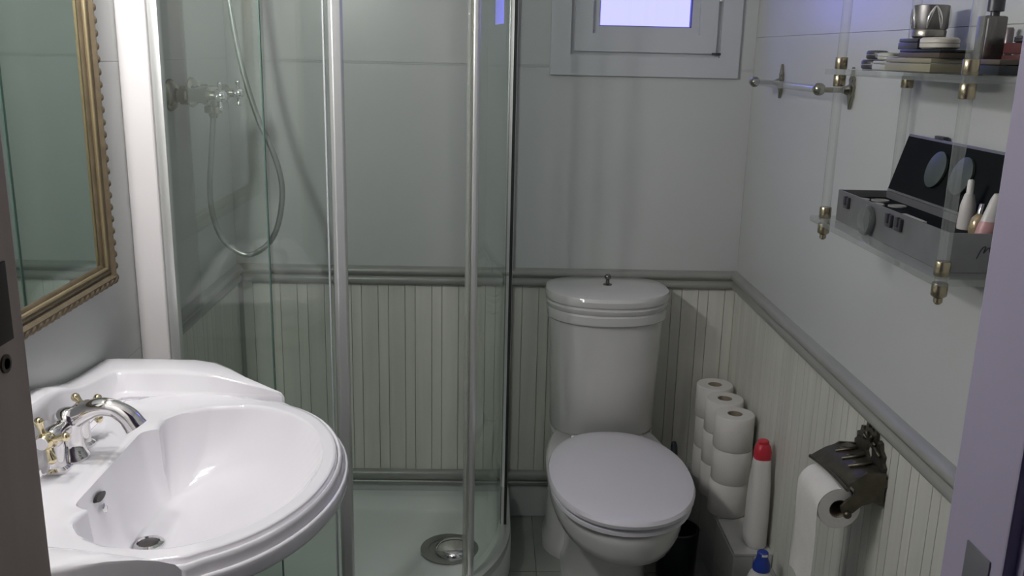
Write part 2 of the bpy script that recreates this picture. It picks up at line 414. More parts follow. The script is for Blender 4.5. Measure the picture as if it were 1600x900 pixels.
MB().box(CX + RQ - .003, CX + RQ + .003, CYQ + .01, YB - .008, ZG0 - .006, ZG1).build('fixed_panel', glass_m, sh, smooth=0)
MB().box(CX + RQ - .004, CX + RQ + .004, CYQ - .002, CYQ + .012, ZG0 - .006, ZG1).build('gasket', black_m, sh, smooth=0)
# doors on the curve: left one slid open behind the fixed panel, right one slid back along the curve
AL = -math.acos((-.318 - CX) / (RQ - .014)); AR = -math.acos((-.036 - CX) / (RQ - .014))
dl = ribbon([(-.62, CYQ - RQ + .014)] + path_q(-.014, -PI / 2, AL), .006, ZG0, ZG1).build('door', glass_m, sh, smooth=40)
dr = ribbon(path_q(-.014, AR, -.03), .006, ZG0, ZG1).build('door', glass_m, sh, smooth=40)
def post(a, w, th, name, parent, m=alu_m, rr=RQ - .014):
    cx, cyy = CX + rr * cos(a), CYQ + rr * sin(a); tx, ty = -sin(a), cos(a); nx_, ny_ = cos(a), sin(a)
    prof = []
    for u, v in [(-.5, -.5), (.5, -.5), (.5, .2), (.28, .5), (-.28, .5), (-.5, .2)]:
        prof.append((cx + tx * u * w + nx_ * v * th, cyy + ty * u * w + ny_ * v * th))
    return MB().prism(prof, ZG0, ZG1).build(name, m, parent, smooth=60, bevel=.002)
post(AL, .030, .026, 'door_post', dl)
post(AL - .050, .005, .014, 'seal_strip', dl, white_m)
post(AR + .006, .020, .022, 'door_post', dr)
post(AR - .034, .012, .008, 'seal_strip', dr, clear('seal_clear', (.80, .80, .74), .6, body=.25))

# ------------------------------------------------------------------ shower mixer, hose
mx = thing('shower_mixer', 'nickel two-handle shower mixer with flexible hose inside the glass', 'shower mixer', (XL, 2.29, 1.333))
for k, yy in enumerate((2.21, 2.37)):
    z = 1.335
    e = MB().lathe([(.037, 0), (.037, .004), (.031, .012), (.020, .018), (.014, .020)], 28, (XL, yy, z), 'x').build('escutcheon', nick_m, mx, smooth=50)
    MB().lathe([(.015, .016), (.015, .026), (.021, .027), (.021, .040), (.017, .044), (.017, .075), (.021, .080), (.021, .090), (.011, .096), (.010, .112)], 20, (XL, yy, z), 'x').build('valve_stem', nick_m, mx, smooth=40)
    h = MB().lathe([(.010, .104), (.0135, .108), (.0135, .126), (.009, .131), (.003, .132)], 16, (XL, yy, z), 'x').build('handle', chrome_m, mx, smooth=50)
    for q in range(4):
        a = PI / 4 * 0 + PI / 2 * q; d = Vector((0, cos(a), sin(a))); c = Vector((XL + .117, yy, z))
        m = MB().tube([c, c + d * .018, c + d * .024], [.005, .004, .0055], 8); m.sphere(c + d * .027, .0068, 10, 6)
        m.build('handle_arm', chrome_m, h, smooth=60)
MB().lathe([(.016, 2.21), (.019, 2.24), (.019, 2.34), (.016, 2.37)], 18, (XL + .060, 0, 1.335), 'y').build('body_bar', nick_m, mx)
MB().lathe([(.018, 1.322), (.018, 1.308), (.021, 1.306), (.021, 1.292), (.012, 1.288), (.009, 1.278)], 18, (XL + .076, 2.29, 0)).build('hose_outlet', nick_m, mx, smooth=40)
hp = [(-.669, 2.29, 1.29), (-.676, 2.30, 1.255), (-.683, 2.30, 1.191), (-.692, 2.30, 1.096), (-.685, 2.30, 1.023), (-.661, 2.30, .969), (-.61, 2.30, .937), (-.56, 2.30, .96), (-.529, 2.30, 1.009), (-.513, 2.30, 1.091), (-.519, 2.30, 1.155), (-.541, 2.30, 1.222), (-.562, 2.30, 1.271), (-.589, 2.30, 1.362), (-.607, 2.30, 1.452), (-.62, 2.30, 1.554), (-.632, 2.30, 1.68), (-.645, 2.30, 1.78)]
sp = spline(hp, 10); rad = [.0066 + .0007 * (i % 2) for i in range(len(sp))]
MB().tube(sp, rad, 10).build('hose', mat('hose_steel', (.34, .36, .34), .32, .8, var=.06), mx, smooth=70)
hs = MB().lathe([(.011, 0), (.012, .10), (.015, .14), (.012, .17)], 16, (-.645, 2.30, 1.77)).build('hand_shower', chrome_m, mx, smooth=50)
MB().lathe([(.012, 0), (.038, .016), (.040, .026), (.036, .028)], 20, (-.630, 2.30, 1.92), 'x').build('shower_rose', chrome_m, hs, smooth=50)
MB().box(XL, -.650, 2.285, 2.315, 1.80, 1.83).build('wall_hook', chrome_m, mx, bevel=.004)

# ------------------------------------------------------------------ washbasin
BYC, DZ = 1.345, .811                   # symmetry line, deck height
ws = thing('washbasin', 'large glossy white pedestal washbasin with stepped rim below the mirror', 'washbasin', (-.52, BYC, 0))
def sym(half):
    return half + [(x, -y) for x, y in reversed(half) if abs(y) > 1e-6]
outer_h = [(-.743, 0), (-.743, .20), (-.743, .386), (-.66, .388), (-.557, .388), (-.520, .378), (-.485, .352), (-.45, .326), (-.41, .306), (-.392, .300), (-.383, .302), (-.37, .297)]
outer_h += [(-.45 + .232 * cos(a), .308 * sin(a)) for a in [math.radians(d) for d in range(66, -1, -6)]]
bowl_h = [(-.585, 0), (-.585, .12), (-.582, .132), (-.570, .141), (-.552, .148), (-.562, .158), (-.566, .172), (-.562, .190), (-.545, .214), (-.50, .242), (-.44, .252)]
bowl_h += [(-.455 + .195 * cos(a), .254 * sin(a)) for a in [math.radians(d) for d in range(78, -1, -6)]]
def polar(poly, c, n):
    out = []
    for i in range(n):
        a = 2 * PI * i / n + PI; d = Vector((cos(a), sin(a))); best = None
        for j in range(len(poly)):
            p, q = Vector(poly[j]) - Vector(c), Vector(poly[(j + 1) % len(poly)]) - Vector(c)
            e = q - p; den = d.x * e.y - d.y * e.x
            if abs(den) < 1e-12: continue
            tt = (p.x * e.y - p.y * e.x) / den; s_ = (p.x * d.y - p.y * d.x) / den
            if tt > 0 and -1e-6 <= s_ <= 1 + 1e-6 and (best is None or tt > best): best = tt
        out.append((c[0] + d.x * best, c[1] + d.y * best))
    return out
N = 192; PC = (-.47, 0)
Ob, Bb = polar(sym(outer_h), PC, N), polar(sym(bowl_h), PC, N)
DC = (-.532, -.01)
def lerp(a, b, t): return (a[0] + (b[0] - a[0]) * t, a[1] + (b[1] - a[1]) * t)
rings = []
def addr(f): rings.append([(p[0], p[1] + BYC, p[2]) for p in f])
drc = [(DC[0] + .021 * cos(2 * PI * i / N + PI), DC[1] + .021 * sin(2 * PI * i / N + PI)) for i in range(N)]
addr([(x, y, .664) for x, y in drc]); addr([(x, y, .676) for x, y in drc])
val = [(DC[0] + .004 + (.030 if cos(2 * PI * i / N + PI) > 0 else .026) * cos(2 * PI * i / N + PI), .150 * sin(2 * PI * i / N + PI)) for i in range(N)]
addr([(*lerp(d, v, .5), .679) for d, v in zip(drc, val)])
for k, z in [(0, .683), (.06, .685), (.18, .690), (.36, .700), (.54, .714), (.70, .734), (.82, .756), (.90, .776), (.96, .793), (.985, .803), (1.0, .808)]:
    addr([(*lerp(d, b, k), z) for d, b in zip(val, Bb)])
for k, z in [(.05, .8108), (.10, .8112), (.40, .8112), (.52, .8112), (.55, .8095), (.565, .8030), (.60, .8015), (.63, .8050), (.68, .8065), (.74, .8050), (.79, .7990), (.81, .7900), (.84, .7870), (.88, .7885), (.94, .7885), (.985, .7860), (1.0, .780), (.995, .770), (.97, .764)]:
    addr([(*lerp(b, o, k), z) for b, o in zip(Bb, Ob)])
for k, z in [(.90, .752), (.80, .735), (.62, .700), (.45, .660), (.32, .62), (.26, .585)]:
    addr([(*lerp((-.53, 0), o, k), z) for o in Ob])
MB().loft(rings).build('basin', ceram_m, ws, smooth=60)
half = [(-.692, 0, -.743, 0, .904), (-.692, .06, -.743, .06, .903), (-.692, .10, -.743, .10, .898), (-.692, .14, -.743, .15, .884), (-.692, .18, -.743, .20, .871), (-.692, .22, -.743, .26, .863),
        (-.691, .255, -.743, .32, .858), (-.689, .280, -.743, .36, .856), (-.684, .296, -.743, .385, .855), (-.67, .301, -.72, .388, .855), (-.62, .303, -.64, .388, .855), (-.575, .303, -.565, .387, .855),
        (-.54, .303, -.525, .378, .852), (-.51, .303, -.492, .357, .847), (-.475, .303, -.456, .330, .839), (-.445, .303, -.425, .314, .832), (-.415, .302, -.402, .305, .825), (-.39, .299, -.384, .302, .818), (-.382, .297, -.378, .300, .809)]
full = [(a, -b, c, -d, z) for a, b, c, d, z in reversed(half)] + half[1:]
R = []
for xi, yi, xo, yo, zt in full:
    f = lambda k, z: (xi + (xo - xi) * k, yi + (yo - yi) * k + BYC, z)
    hgt = max(zt - DZ, .0005)
    R.append([f(-.10, DZ - .002), f(-.03, DZ + hgt * .06), f(.03, DZ + hgt * .16), f(.10, DZ + hgt * .80), f(.15, DZ + hgt * .93), f(.24, zt - hgt * .01), f(.55, zt), f(.84, zt), f(.95, zt - hgt * .05), f(1.0, zt - hgt * .2), f(1.0, .775), f(.5, .775), f(0, .790)])
MB().loft(R).build('splashback', ceram_m, ws, smooth=45)
MB().lathe([(.075, .62), (.085, .60), (.082, .55), (.070, .40), (.075, .15), (.105, .05), (.115, .02), (.115, 0)], 28, (-.60, BYC, 0)).build('pedestal', ceram_m, ws, smooth=50)
# overflow slot on the steep back wall of the bowl and the drain
ov = MB().prism([(.016 * cos(a) * (1.0), .0055 * sin(a)) for a in [2 * PI * i / 18 for i in range(18)]], -.004, .003, 'x').build('overflow_slot', mat('overflow_dark', (.05, .045, .045), .4, .5, var=.1), ws)
ov.location = (-.5795, BYC - .060, .785); ov.rotation_euler = (0, -.22, 0)
ovr = MB().lathe([(.0075, 0), (.006, .0015), (.001, .002)], 14).build('overflow_screw', chrome_m, ws, smooth=60)
ovr.location = (-.5745, BYC - .057, .765); ovr.rotation_euler = (0, 1.3, 0)
MB().lathe([(.024, .675), (.024, .680), (.018, .682), (.016, .678)], 24, (DC[0], DC[1] + BYC, 0)).build('drain_ring', chrome_m, ws, smooth=40)
MB().lathe([(.0155, .676), (.0155, .680), (.004, .683)], 20, (DC[0], DC[1] + BYC, 0)).build('drain_plug', mat('plug_dark', (.10, .09, .09), .3, .6, var=.1), ws, smooth=50)

# tap
FX, FY = -.655, 1.366
fa = thing('basin_tap', 'chrome basin tap with two brass cross handles on the washbasin', 'tap', (FX, FY, DZ))
MB().lathe([(.029, .8115), (.029, .816), (.025, .820), (.021, .838), (.020, .855), (.023, .866), (.020, .884), (.012, .893), (.003, .895)], 24, (FX, FY, 0)).build('body', chrome_m, fa, smooth=50)
MB().lathe([(.013, -.062), (.017, -.055), (.017, -.040), (.013, -.036), (.015, -.02), (.015, .02), (.013, .036), (.017, .040), (.017, .055), (.013, .062)], 20, (FX, FY, .868), 'y').build('crossbar', chrome_m, fa, smooth=40)
for s in (-1, 1):
    MB().lathe([(.021, .8115), (.021, .816), (.016, .820), (.015, .850), (.013, .868)], 18, (FX - .002, FY + s * .046, 0)).build('foot', chrome_m, fa, smooth=40)
sp = spline([(FX, FY, .868), (FX + .024, FY, .885), (FX + .050, FY, .897), (FX + .075, FY, .895), (FX + .096, FY - .001, .882), (FX + .108, FY - .002, .865)], 6)
nS = len(sp)
MB().tube(sp, [.0160 - .002 * min(1, i / nS * 1.6) + (.0045 * max(0, (i / nS - .6) / .4)) for i in range(nS)], 16).build('spout', chrome_m, fa, smooth=60)
for s in (-1, 1):
    c = Vector((FX, FY + s * .073, .872 if s < 0 else .866))
    hd = MB().lathe([(.0095, -.012), (.013, -.006), (.013, .006), (.010, .010), (.002, .011)], 18, c, 'y').build('handle', brass_m, fa, smooth=50)
    if s < 0:
        MB().lathe([(.0095, -.0135), (.0095, -.010)], 18, c, 'y').build('porcelain_disc', ceram_m, hd, smooth=40)
    else:
        MB().lathe([(.0095, .010), (.0095, .0135)], 18, c, 'y').build('porcelain_disc', ceram_m, hd, smooth=40)
    for q in range(4):
        a = PI / 2 * q + (.22 if s < 0 else .75); d = Vector((cos(a), 0, sin(a))) * (1 if s < 0 else .82)
        m = MB().tube([c + d * .008, c + d * .018, c + d * .025, c + d * .029], [.006, .0042, .0058, .0066], 10); m.sphere(c + d * .031, .0072, 12, 8)
        m.build('handle_arm', brass_m, hd, smooth=60)

# ------------------------------------------------------------------ mirror
MY0, MY1, MZ0, MZ1 = .98, 1.757, 1.000, 1.66
mi = thing('mirror', 'rectangular wall mirror in a carved gilt frame above the washbasin', 'mirror', (XL, (MY0 + MY1) / 2, MZ0))
MB().box(XL + .002, XL + .016, MY0 + .03, MY1 - .03, MZ0 + .03, MZ1 - .03).build('mirror_glass', mirror_m, mi, smooth=0)
PR = [(0, .003), (0, .020), (.006, .030), (.014, .032), (.018, .028), (.021, .024), (.026, .027), (.031, .026), (.035, .020), (.040, .019), (.043, .016), (.043, .003)]
def frame_bar(a0, a1, side):
    rings = []
    for e in (0, 1):
        ring = []
        for d, h in PR:
            if side == 'b': p = ((MY0 + d) if e == 0 else (MY1 - d), MZ0 + d)
            elif side == 't': p = ((MY0 + d) if e == 0 else (MY1 - d), MZ1 - d)
            elif side == 'r': p = (MY1 - d, (MZ0 + d) if e == 0 else (MZ1 - d))
            else: p = (MY0 + d, (MZ0 + d) if e == 0 else (MZ1 - d))
            ring.append((XL + h, p[0], p[1]))
        rings.append(ring)
    return MB().loft(rings)
for s_ in 'btrl':
    fb = frame_bar(0, 1, s_).build('frame_bar', gold_m, mi, smooth=35)
    # inner gilt bead
    d = .034
    pts = {'b': [(XL + .024, MY0 + d, MZ0 + d), (XL + .024, MY1 - d, MZ0 + d)], 't': [(XL + .024, MY0 + d, MZ1 - d), (XL + .024, MY1 - d, MZ1 - d)],
           'r': [(XL + .024, MY1 - d, MZ0 + d), (XL + .024, MY1 - d, MZ1 - d)], 'l': [(XL + .024, MY0 + d, MZ0 + d), (XL + .024, MY0 + d, MZ1 - d)]}[s_]
    MB().tube(pts, .0035, 8).build('gilt_bead', gilt_m, fb)
    # carved leaves along the outer edge
    L = (MY1 - MY0) if s_ in 'bt' else (MZ1 - MZ0)
    n = round(L / .0225); base = None
    for k in range(n):
        a = (k + .5) * L / n
        loc = {'b': (XL + .024, MY0 + a, MZ0 + .007), 't': (XL + .024, MY0 + a, MZ1 - .007), 'r': (XL + .024, MY1 - .007, MZ0 + a), 'l': (XL + .024, MY0 + .007, MZ0 + a)}[s_]
        if base is None:
            m = MB(); w = (.0115, .009) if s_ in 'bt' else (.009, .0115)
            m.sphere((0, 0, 0), 1, 10, 6, (.0105, w[0] * .95, w[1] * .85)); base = m.build('carved_leaf', gold_m, fb, smooth=60)
            base.location = loc; base.rotation_euler = (.5, 0, 0)
        else:
            c = copy_piece(base, fb, loc); c.rotation_euler = (.5, 0, 0)

# ------------------------------------------------------------------ toilet
TX = .348
to = thing('toilet', 'white close-coupled toilet with rounded cistern and closed lid', 'toilet', (TX, 2.3, 0))
def egg(cx, y0, y1, w, z, n=48, pw=2.0, k=.0):
    """egg with back at y1, front at y0"""
    cyy, ly = (y0 + y1) / 2, (y1 - y0) / 2; out = []
    for i in range(n):
        a = 2 * PI * i / n; c, s = cos(a), sin(a)
        yy = cyy + ly * s; ww = w / 2 * (1 + k * s)
        e = 2 / pw
        out.append((cx + ww * math.copysign(abs(c) ** e, c), cyy + ly * math.copysign(abs(s) ** e, s), z))
    return out
def dshape(cx, yf, yb, w, z, n=48):
    """rounded front, flatter back"""
    out = []; cyy, ly = (yf + yb) / 2, (yb - yf) / 2
    for i in range(n):
        a = 2 * PI * i / n; c, s = cos(a), sin(a)
        e = 1.0 if s < 0 else .55
        out.append((cx + w / 2 * math.copysign(abs(c) ** (.92 if s < 0 else .6), c), cyy + ly * math.copysign(abs(s) ** e, s), z))
    return out
# cistern body
R = [dshape(TX + .002, 2.465, 2.685, .296, .372), dshape(TX + .002, 2.456, 2.688, .308, .382), dshape(TX + .001, 2.448, 2.69, .316, .58), dshape(TX, 2.440, 2.69, .330, .715)]
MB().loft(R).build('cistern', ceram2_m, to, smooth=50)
R = [dshape(TX, 2.436, 2.691, .334, .716), dshape(TX, 2.428, 2.692, .344, .722), dshape(TX, 2.426, 2.692, .346, .745), dshape(TX, 2.430, 2.692, .342, .750), dshape(TX, 2.424, 2.693, .350, .755),
     dshape(TX, 2.422, 2.693, .352, .765), dshape(TX, 2.427, 2.693, .346, .770), dshape(TX, 2.420, 2.694, .356, .776), dshape(TX, 2.418, 2.695, .358, .790), dshape(TX, 2.424, 2.692, .350, .799),
     dshape(TX, 2.440, 2.682, .32, .803), dshape(TX, 2.50, 2.63, .16, .806), dshape(TX, 2.55, 2.58, .03, .807)]
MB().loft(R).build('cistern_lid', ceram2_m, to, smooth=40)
MB().lathe([(.013, .806), (.013, .809), (.006, .812), (.005, .822), (.009, .826), (.010, .833), (.006, .838), (.002, .839)], 16, (TX, 2.565, 0)).build('flush_knob', mat('knob_metal', (.20, .20, .19), .25, .9, var=.1), to, smooth=50)
# pan
R = [egg(TX, 2.10, 2.66, .245, 0), egg(TX, 2.10, 2.66, .245, .02), egg(TX, 2.12, 2.645, .222, .05), egg(TX, 2.11, 2.64, .215, .16, pw=2.3), egg(TX, 2.07, 2.65, .225, .22, pw=2.3), egg(TX - .0, 1.975, 2.66, .285, .262), egg(TX, 1.925, 2.665, .330, .288, pw=2.2), egg(TX, 1.910, 2.67, .348, .315, pw=2.2), egg(TX, 1.904, 2.67, .354, .345, pw=2.2), egg(TX, 1.903, 2.67, .355, .366, pw=2.2), egg(TX, 1.915, 2.665, .335, .374, pw=2.2)]
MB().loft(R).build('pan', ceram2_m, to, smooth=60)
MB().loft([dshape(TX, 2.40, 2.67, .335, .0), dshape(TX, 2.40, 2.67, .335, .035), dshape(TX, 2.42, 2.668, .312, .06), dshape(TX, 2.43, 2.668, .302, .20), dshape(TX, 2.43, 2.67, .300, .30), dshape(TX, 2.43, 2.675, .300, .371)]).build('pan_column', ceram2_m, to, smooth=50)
R = [egg(TX, 1.905, 2.405, .345, .375, pw=2.15), egg(TX, 1.897, 2.41, .357, .379, pw=2.15), egg(TX, 1.897, 2.41, .357, .388, pw=2.15), egg(TX, 1.905, 2.405, .347, .393, pw=2.15)]
MB().loft(R).build('seat', seat_m, to, smooth=40)
R = [egg(TX, 1.902, 2.41, .352, .3955, pw=2.15), egg(TX, 1.892, 2.42, .366, .399, pw=2.15), egg(TX, 1.890, 2.422, .368, .408, pw=2.15), egg(TX, 1.896, 2.418, .360, .416, pw=2.15), egg(TX, 1.915, 2.405, .335, .4205, pw=2.12), egg(TX, 1.96, 2.37, .26, .4235, pw=2.1), egg(TX, 2.06, 2.26, .11, .425), egg(TX, 2.13, 2.19, .03, .4252)]
MB().loft(R).build('lid', seat_m, to, smooth=40)
for s in (-1, 1):
    MB().lathe([(.011, -.028), (.013, -.024), (.013, .024), (.011, .028)], 14, (TX + s * .075, 2.425, .392), 'x').build('hinge', chrome_m, to, smooth=50)

# ------------------------------------------------------------------ ledge, paper rolls, bottles, brush
LZ = .20
lg = thing('tiled_ledge', 'low white tiled ledge along the right wall under the paper rolls', 'ledge', (.705, 2.41, 0))
MB().box(.659, XR - .001, 2.139, YB - .001, 0, LZ - .008).build('core', grout_m, lg, smooth=0)
for k in range(3):
    y0 = 2.133 + k * .189
    MB().box(.655, XR - .001, y0 + .001, y0 + .187, LZ - .008, LZ).build('tile', ledge_m, lg, smooth=0, bevel=.0015)
    for q in range(2): MB().box(.653, .660, y0 + .001, y0 + .187, .001 + q * .096, .095 + q * .096).build('tile', ledge_m, lg, smooth=0, bevel=.0015)
for k in range(2):
    for q in range(2): MB().box(.656 + k * .050, .704 + k * .050, 2.133, 2.140, .001 + q * .096, .095 + q * .096).build('tile', ledge_m, lg, smooth=0, bevel=.0015)

rolls = [('nearest', .694, 2.372, .0), ('middle', .696, 2.487, .0), ('farthest', .694, 2.604, -.0)]
lev = ['bottom', 'middle', 'top']
where = {'nearest': 'of the paper stack nearest the red-capped bottle', 'middle': 'of the middle paper stack', 'farthest': 'of the paper stack in the far corner'}
proto = None
RH = .0975
for nm, x, y, dx in rolls:
    for k in range(3):
        jx, jy = random.uniform(-.003, .003), random.uniform(-.002, .002)
        loc = (x + jx, y + jy, LZ + .0005 + k * (RH + .0008))
        L = 'white toilet roll, %s one %s' % (lev[k], where[nm])
        if proto is None:
            o = thing('toilet_roll', L, 'toilet roll', loc, 'stacked toilet rolls on the ledge')
            pp = MB(); n = 32
            prof = [(.021, .0), (.052, .0), (.0545, .003), (.0545, RH - .003), (.052, RH), (.021, RH)]
            a = MB(); a.lathe(prof, n, cap0=False, cap1=False)
            a.f += [((len(prof) - 1) * n + j, (len(prof) - 1) * n + (j + 1) % n, (j + 1) % n, j) for j in range(n)]
            b1 = a.build('paper', paper_m, None, smooth=40); b1.parent = o
            b = MB(); pr2 = [(.0205, .001), (.0208, RH - .001), (.0192, RH - .001), (.0192, .001)]
            b.lathe(pr2, n, cap0=False, cap1=False); b.f += [(3 * n + j, 3 * n + (j + 1) % n, (j + 1) % n, j) for j in range(n)]
            b2 = b.build('cardboard_core', card_m, None, smooth=40); b2.parent = o
            proto = o
        else:
            o = thing('toilet_roll', L, 'toilet roll', loc, 'stacked toilet rolls on the ledge')
            o.rotation_euler = (0, 0, random.uniform(0, 6))
            for ch in proto.children:
                c = ch.copy(); COL.objects.link(c); c.parent = o

def bottle_rings(cx, cyy, prof, rot=0, n=28):
    out = []
    for hw, hd, z in prof:
        ring = []
        for i in range(n):
            a = 2 * PI * i / n; c, s = cos(a), sin(a)
            x, y = hw * math.copysign(abs(c) ** .75, c), hd * math.copysign(abs(s) ** .75, s)
            ring.append((cx + x * cos(rot) - y * sin(rot), cyy + x * sin(rot) + y * cos(rot), z))
        out.append(ring)
    return out
BX, BY = .722, 2.192
bt = thing('cleaner_bottle', 'tall white cleaner bottle with a red cap beside the paper rolls', 'bottle', (BX, BY, LZ))
MB().loft(bottle_rings(BX, BY, [(.025, .036, LZ + .001), (.028, .040, LZ + .006), (.028, .040, LZ + .03), (.0275, .038, LZ + .12), (.0255, .034, LZ + .18), (.0235, .026, LZ + .215), (.0225, .0235, LZ + .236), (.0215, .0215, LZ + .244), (.018, .018, LZ + .248)])).build('body', plastw_m, bt, smooth=50)
MB().loft(bottle_rings(BX, BY, [(.0220, .0220, LZ + .245), (.0220, .0220, LZ + .264), (.0185, .0185, LZ + .279), (.0135, .0135, LZ + .285), (.0138, .0135, LZ + .292), (.011, .011, LZ + .294)])).build('cap', red_m, bt, smooth=35)
BX, BY = .695, 2.035
bt = thing('spray_bottle', 'white bottle with a blue cap standing in front of the ledge', 'bottle', (BX, BY, 0))
MB().loft(bottle_rings(BX, BY, [(.034, .030, .001), (.037, .033, .006), (.037, .033, .14), (.035, .031, .18), (.026, .024, .205), (.018, .018, .216), (.018, .018, .222)])).build('body', plastw_m, bt, smooth=50)
MB().lathe([(.0215, .216), (.0215, .232), (.016, .243), (.0140, .252), (.0140, .263), (.012, .265)], 20, (BX, BY, 0)).build('cap', blue_m, bt, smooth=35)
MB().box(BX - .006, BX + .008, BY - .0150, BY - .010, .257, .2625).build('spout_tip', plastw_m, bt, bevel=.001)

BRX, BRY = .556, 2.36
br = thing('toilet_brush', 'black toilet brush in a round black holder beside the toilet', 'toilet brush', (BRX, BRY, 0))
MB().lathe([(.052, .001), (.055, .006), (.058, .10), (.060, .150), (.055, .152), (.052, .146), (.050, .03)], 28, (BRX, BRY, 0)).build('holder', blackp_m, br, smooth=40)
MB().tube([(BRX, BRY, .04), (BRX - .004, BRY + .02, .20), (BRX - .012, BRY + .06, .34)], .006, 10).build('stem', blackp_m, br)
MB().tube([(BRX - .011, BRY + .055, .325), (BRX - .013, BRY + .068, .37), (BRX - .014, BRY + .070, .382)], [.009, .010, .006], 12).build('grip', blackp_m, br, smooth=60)

# ------------------------------------------------------------------ paper holder with its roll
PY = 1.645
ph = thing('paper_holder', 'ornate dark bronze toilet paper holder on the striped right wall', 'paper holder', (XR, PY, .70))
# openwork wall plate (outline in y,z), symmetric scrolls
plate = [(0, .632), (.030, .634), (.055, .640), (.070, .632), (.078, .645), (.074, .660), (.082, .675), (.080, .690), (.070, .696), (.072, .708), (.062, .716), (.064, .728), (.050, .735), (.046, .748), (.036, .750), (.033, .742), (.026, .744), (.024, .766), (.015, .768), (.012, .756), (.0, .760)]
yh = [(PY + a, b) for a, b in plate] + [(PY - a, b) for a, b in reversed(plate[1:-1])]
ol = yh
hole = [(PY - .010, .722), (PY + .010, .722), (PY + .014, .708), (PY, .694), (PY - .014, .708)]
pm_ = MB(); X0, X1 = XR - .007, XR - .0005
# outline bridged to the hole so the opening is real
bmx = bmesh.new()
def addloop(pts, x): return [bmx.verts.new((x, p[0], p[1])) for p in pts]
for xx in (X0, X1):
    lo, li = addloop(ol, xx), addloop(hole, xx)
    ed = [bmx.edges.new((l[i], l[(i + 1) % len(l)])) for l in (lo, li) for i in range(len(l))]
    bmesh.ops.triangle_fill(bmx, use_beauty=True, edges=ed)
    if xx == X0: A = (lo, li)
    else:
        for la, lb in ((A[0], lo), (A[1], li)):
            for i in range(len(la)): bmx.faces.new((la[i], la[(i + 1) % len(la)], lb[(i + 1) % len(lb)], lb[i]))
bmesh.ops.recalc_face_normals(bmx, faces=bmx.faces)
me = bpy.data.meshes.new('wall_plate'); bmx.to_mesh(me); bmx.free(); me.materials.append(bronze_m)
po = bpy.data.objects.new('wall_plate', me); COL.objects.link(po); po.parent = ph; po.matrix_parent_inverse = ph.matrix_world.inverted()
for a in (-.052, -.030, -.012, .012, .030, .052):      # raised leaf ribs on the crest
    MB().tube(spline([(X0, PY + a * .5, .735 - abs(a) * .1), (X0 - .004, PY + a * .8, .748 - abs(a) * .35), (X0 - .002, PY + a, .755 - abs(a) * .6)], 4), [.004] * 4 + [.0035] * 4 + [.003], 7).build('crest_leaf', bronze_m, po, smooth=60)
for s in (-1, 1):
    MB().tube(spline([(X0, PY + s * .030, .645), (X0 - .004, PY + s * .055, .655), (X0 - .004, PY + s * .066, .675), (X0 - .003, PY + s * .052, .688), (X0 - .002, PY + s * .042, .678)], 5), .0045, 7).build('scroll', bronze_m, po, smooth=60)
# hood: curved cover reaching over the roll
hood = []
NY = 12
secs = [(XR - .006, .703), (XR - .025, .708), (XR - .045, .705), (XR - .063, .696), (XR - .076, .685), (XR - .084, .676)]
def hood_surface(dz):
    g = []
    for k, (x, z) in enumerate(secs):
        hwid = .068 + .0015 * k
        g.append([(x - .010 * max(0, k - 2) / 3 * (2 * j / NY - 1), PY + (2 * j / NY - 1) * hwid - .006, z + dz - .005 * abs(2 * j / NY - 1) ** 2) for j in range(NY + 1)])
    return g
gt, gb = hood_surface(0), hood_surface(-.005)
hm = MB(); rings = [t_ + list(reversed(b_)) for t_, b_ in zip(gt, gb)]; hm.loft(rings)
hd = hm.build('hood', bronze_m, ph, smooth=40)
MB().tube([(p[0], p[1], p[2] - .002) for p in gt[-1]], .0042, 8).build('rolled_lip', bronze_m, hd, smooth=60)
for a, b in ((-.035, .4), (.0, .5), (.035, .4)):
    MB().sphere((XR - .045, PY + a - .006, .7065), .006, 10, 6, (1.6, 1, .5)).build('hood_relief', bronze_m, hd, smooth=60)
    MB().tube(spline([(XR - .02, PY + a - .01, .709), (XR - .04, PY + a - .018, .7085), (XR - .06, PY + a - .006, .699)], 4), .0032, 6).build('hood_scroll', bronze_m, hd, smooth=60)
cheek = [(XR - .004, .702), (XR - .004, .636), (XR - .024, .642), (XR - .044, .636), (XR - .058, .622), (XR - .068, .616), (XR - .080, .622), (XR - .084, .634), (XR - .074, .646), (XR - .062, .656), (XR - .060, .668), (XR - .074, .680), (XR - .040, .704)]
for s, yy in ((-1, PY - .078), (1, PY + .064)):
    MB().prism(cheek, yy - .003, yy + .003, 'y').build('side_bracket', bronze_m, ph, smooth=0, bevel=.001)
RX, RZ, RY0, RY1 = .677, .6365, PY - .066, PY + .048
MB().lathe([(.0055, RY0 + .012), (.0065, RY0 + .016), (.0065, RY1 + .010), (.005, RY1 + .014)], 16, (RX, 0, RZ), 'y').build('spindle', bronze_m, ph, smooth=50)
MB().sphere((RX + .010, RY0 - .016, RZ - .018), .0080, 12, 8).build('spindle_knob', bronze_m, ph, smooth=60)
pr_ = thing('hanging_toilet_roll', 'started toilet roll on the bronze holder with a long sheet hanging down', 'toilet roll', (RX, (RY0 + RY1) / 2, RZ - .045))
n = 36; a = MB(); rp = .0405
prof = [(.019, RY0), (rp - .001, RY0), (rp, RY0 + .001), (rp, RY1 - .001), (rp - .001, RY1), (.019, RY1)]
ZR = RZ - .015
a.lathe(prof, n, (RX, 0, ZR), 'y', False, False); a.f += [(5 * n + j, 5 * n + (j + 1) % n, (j + 1) % n, j) for j in range(n)]
a.build('paper', paper_m, pr_, smooth=40)
b = MB(); prof = [(.0188, RY0 + .001), (.0188, RY1 - .001), (.0175, RY1 - .001), (.0175, RY0 + .001)]
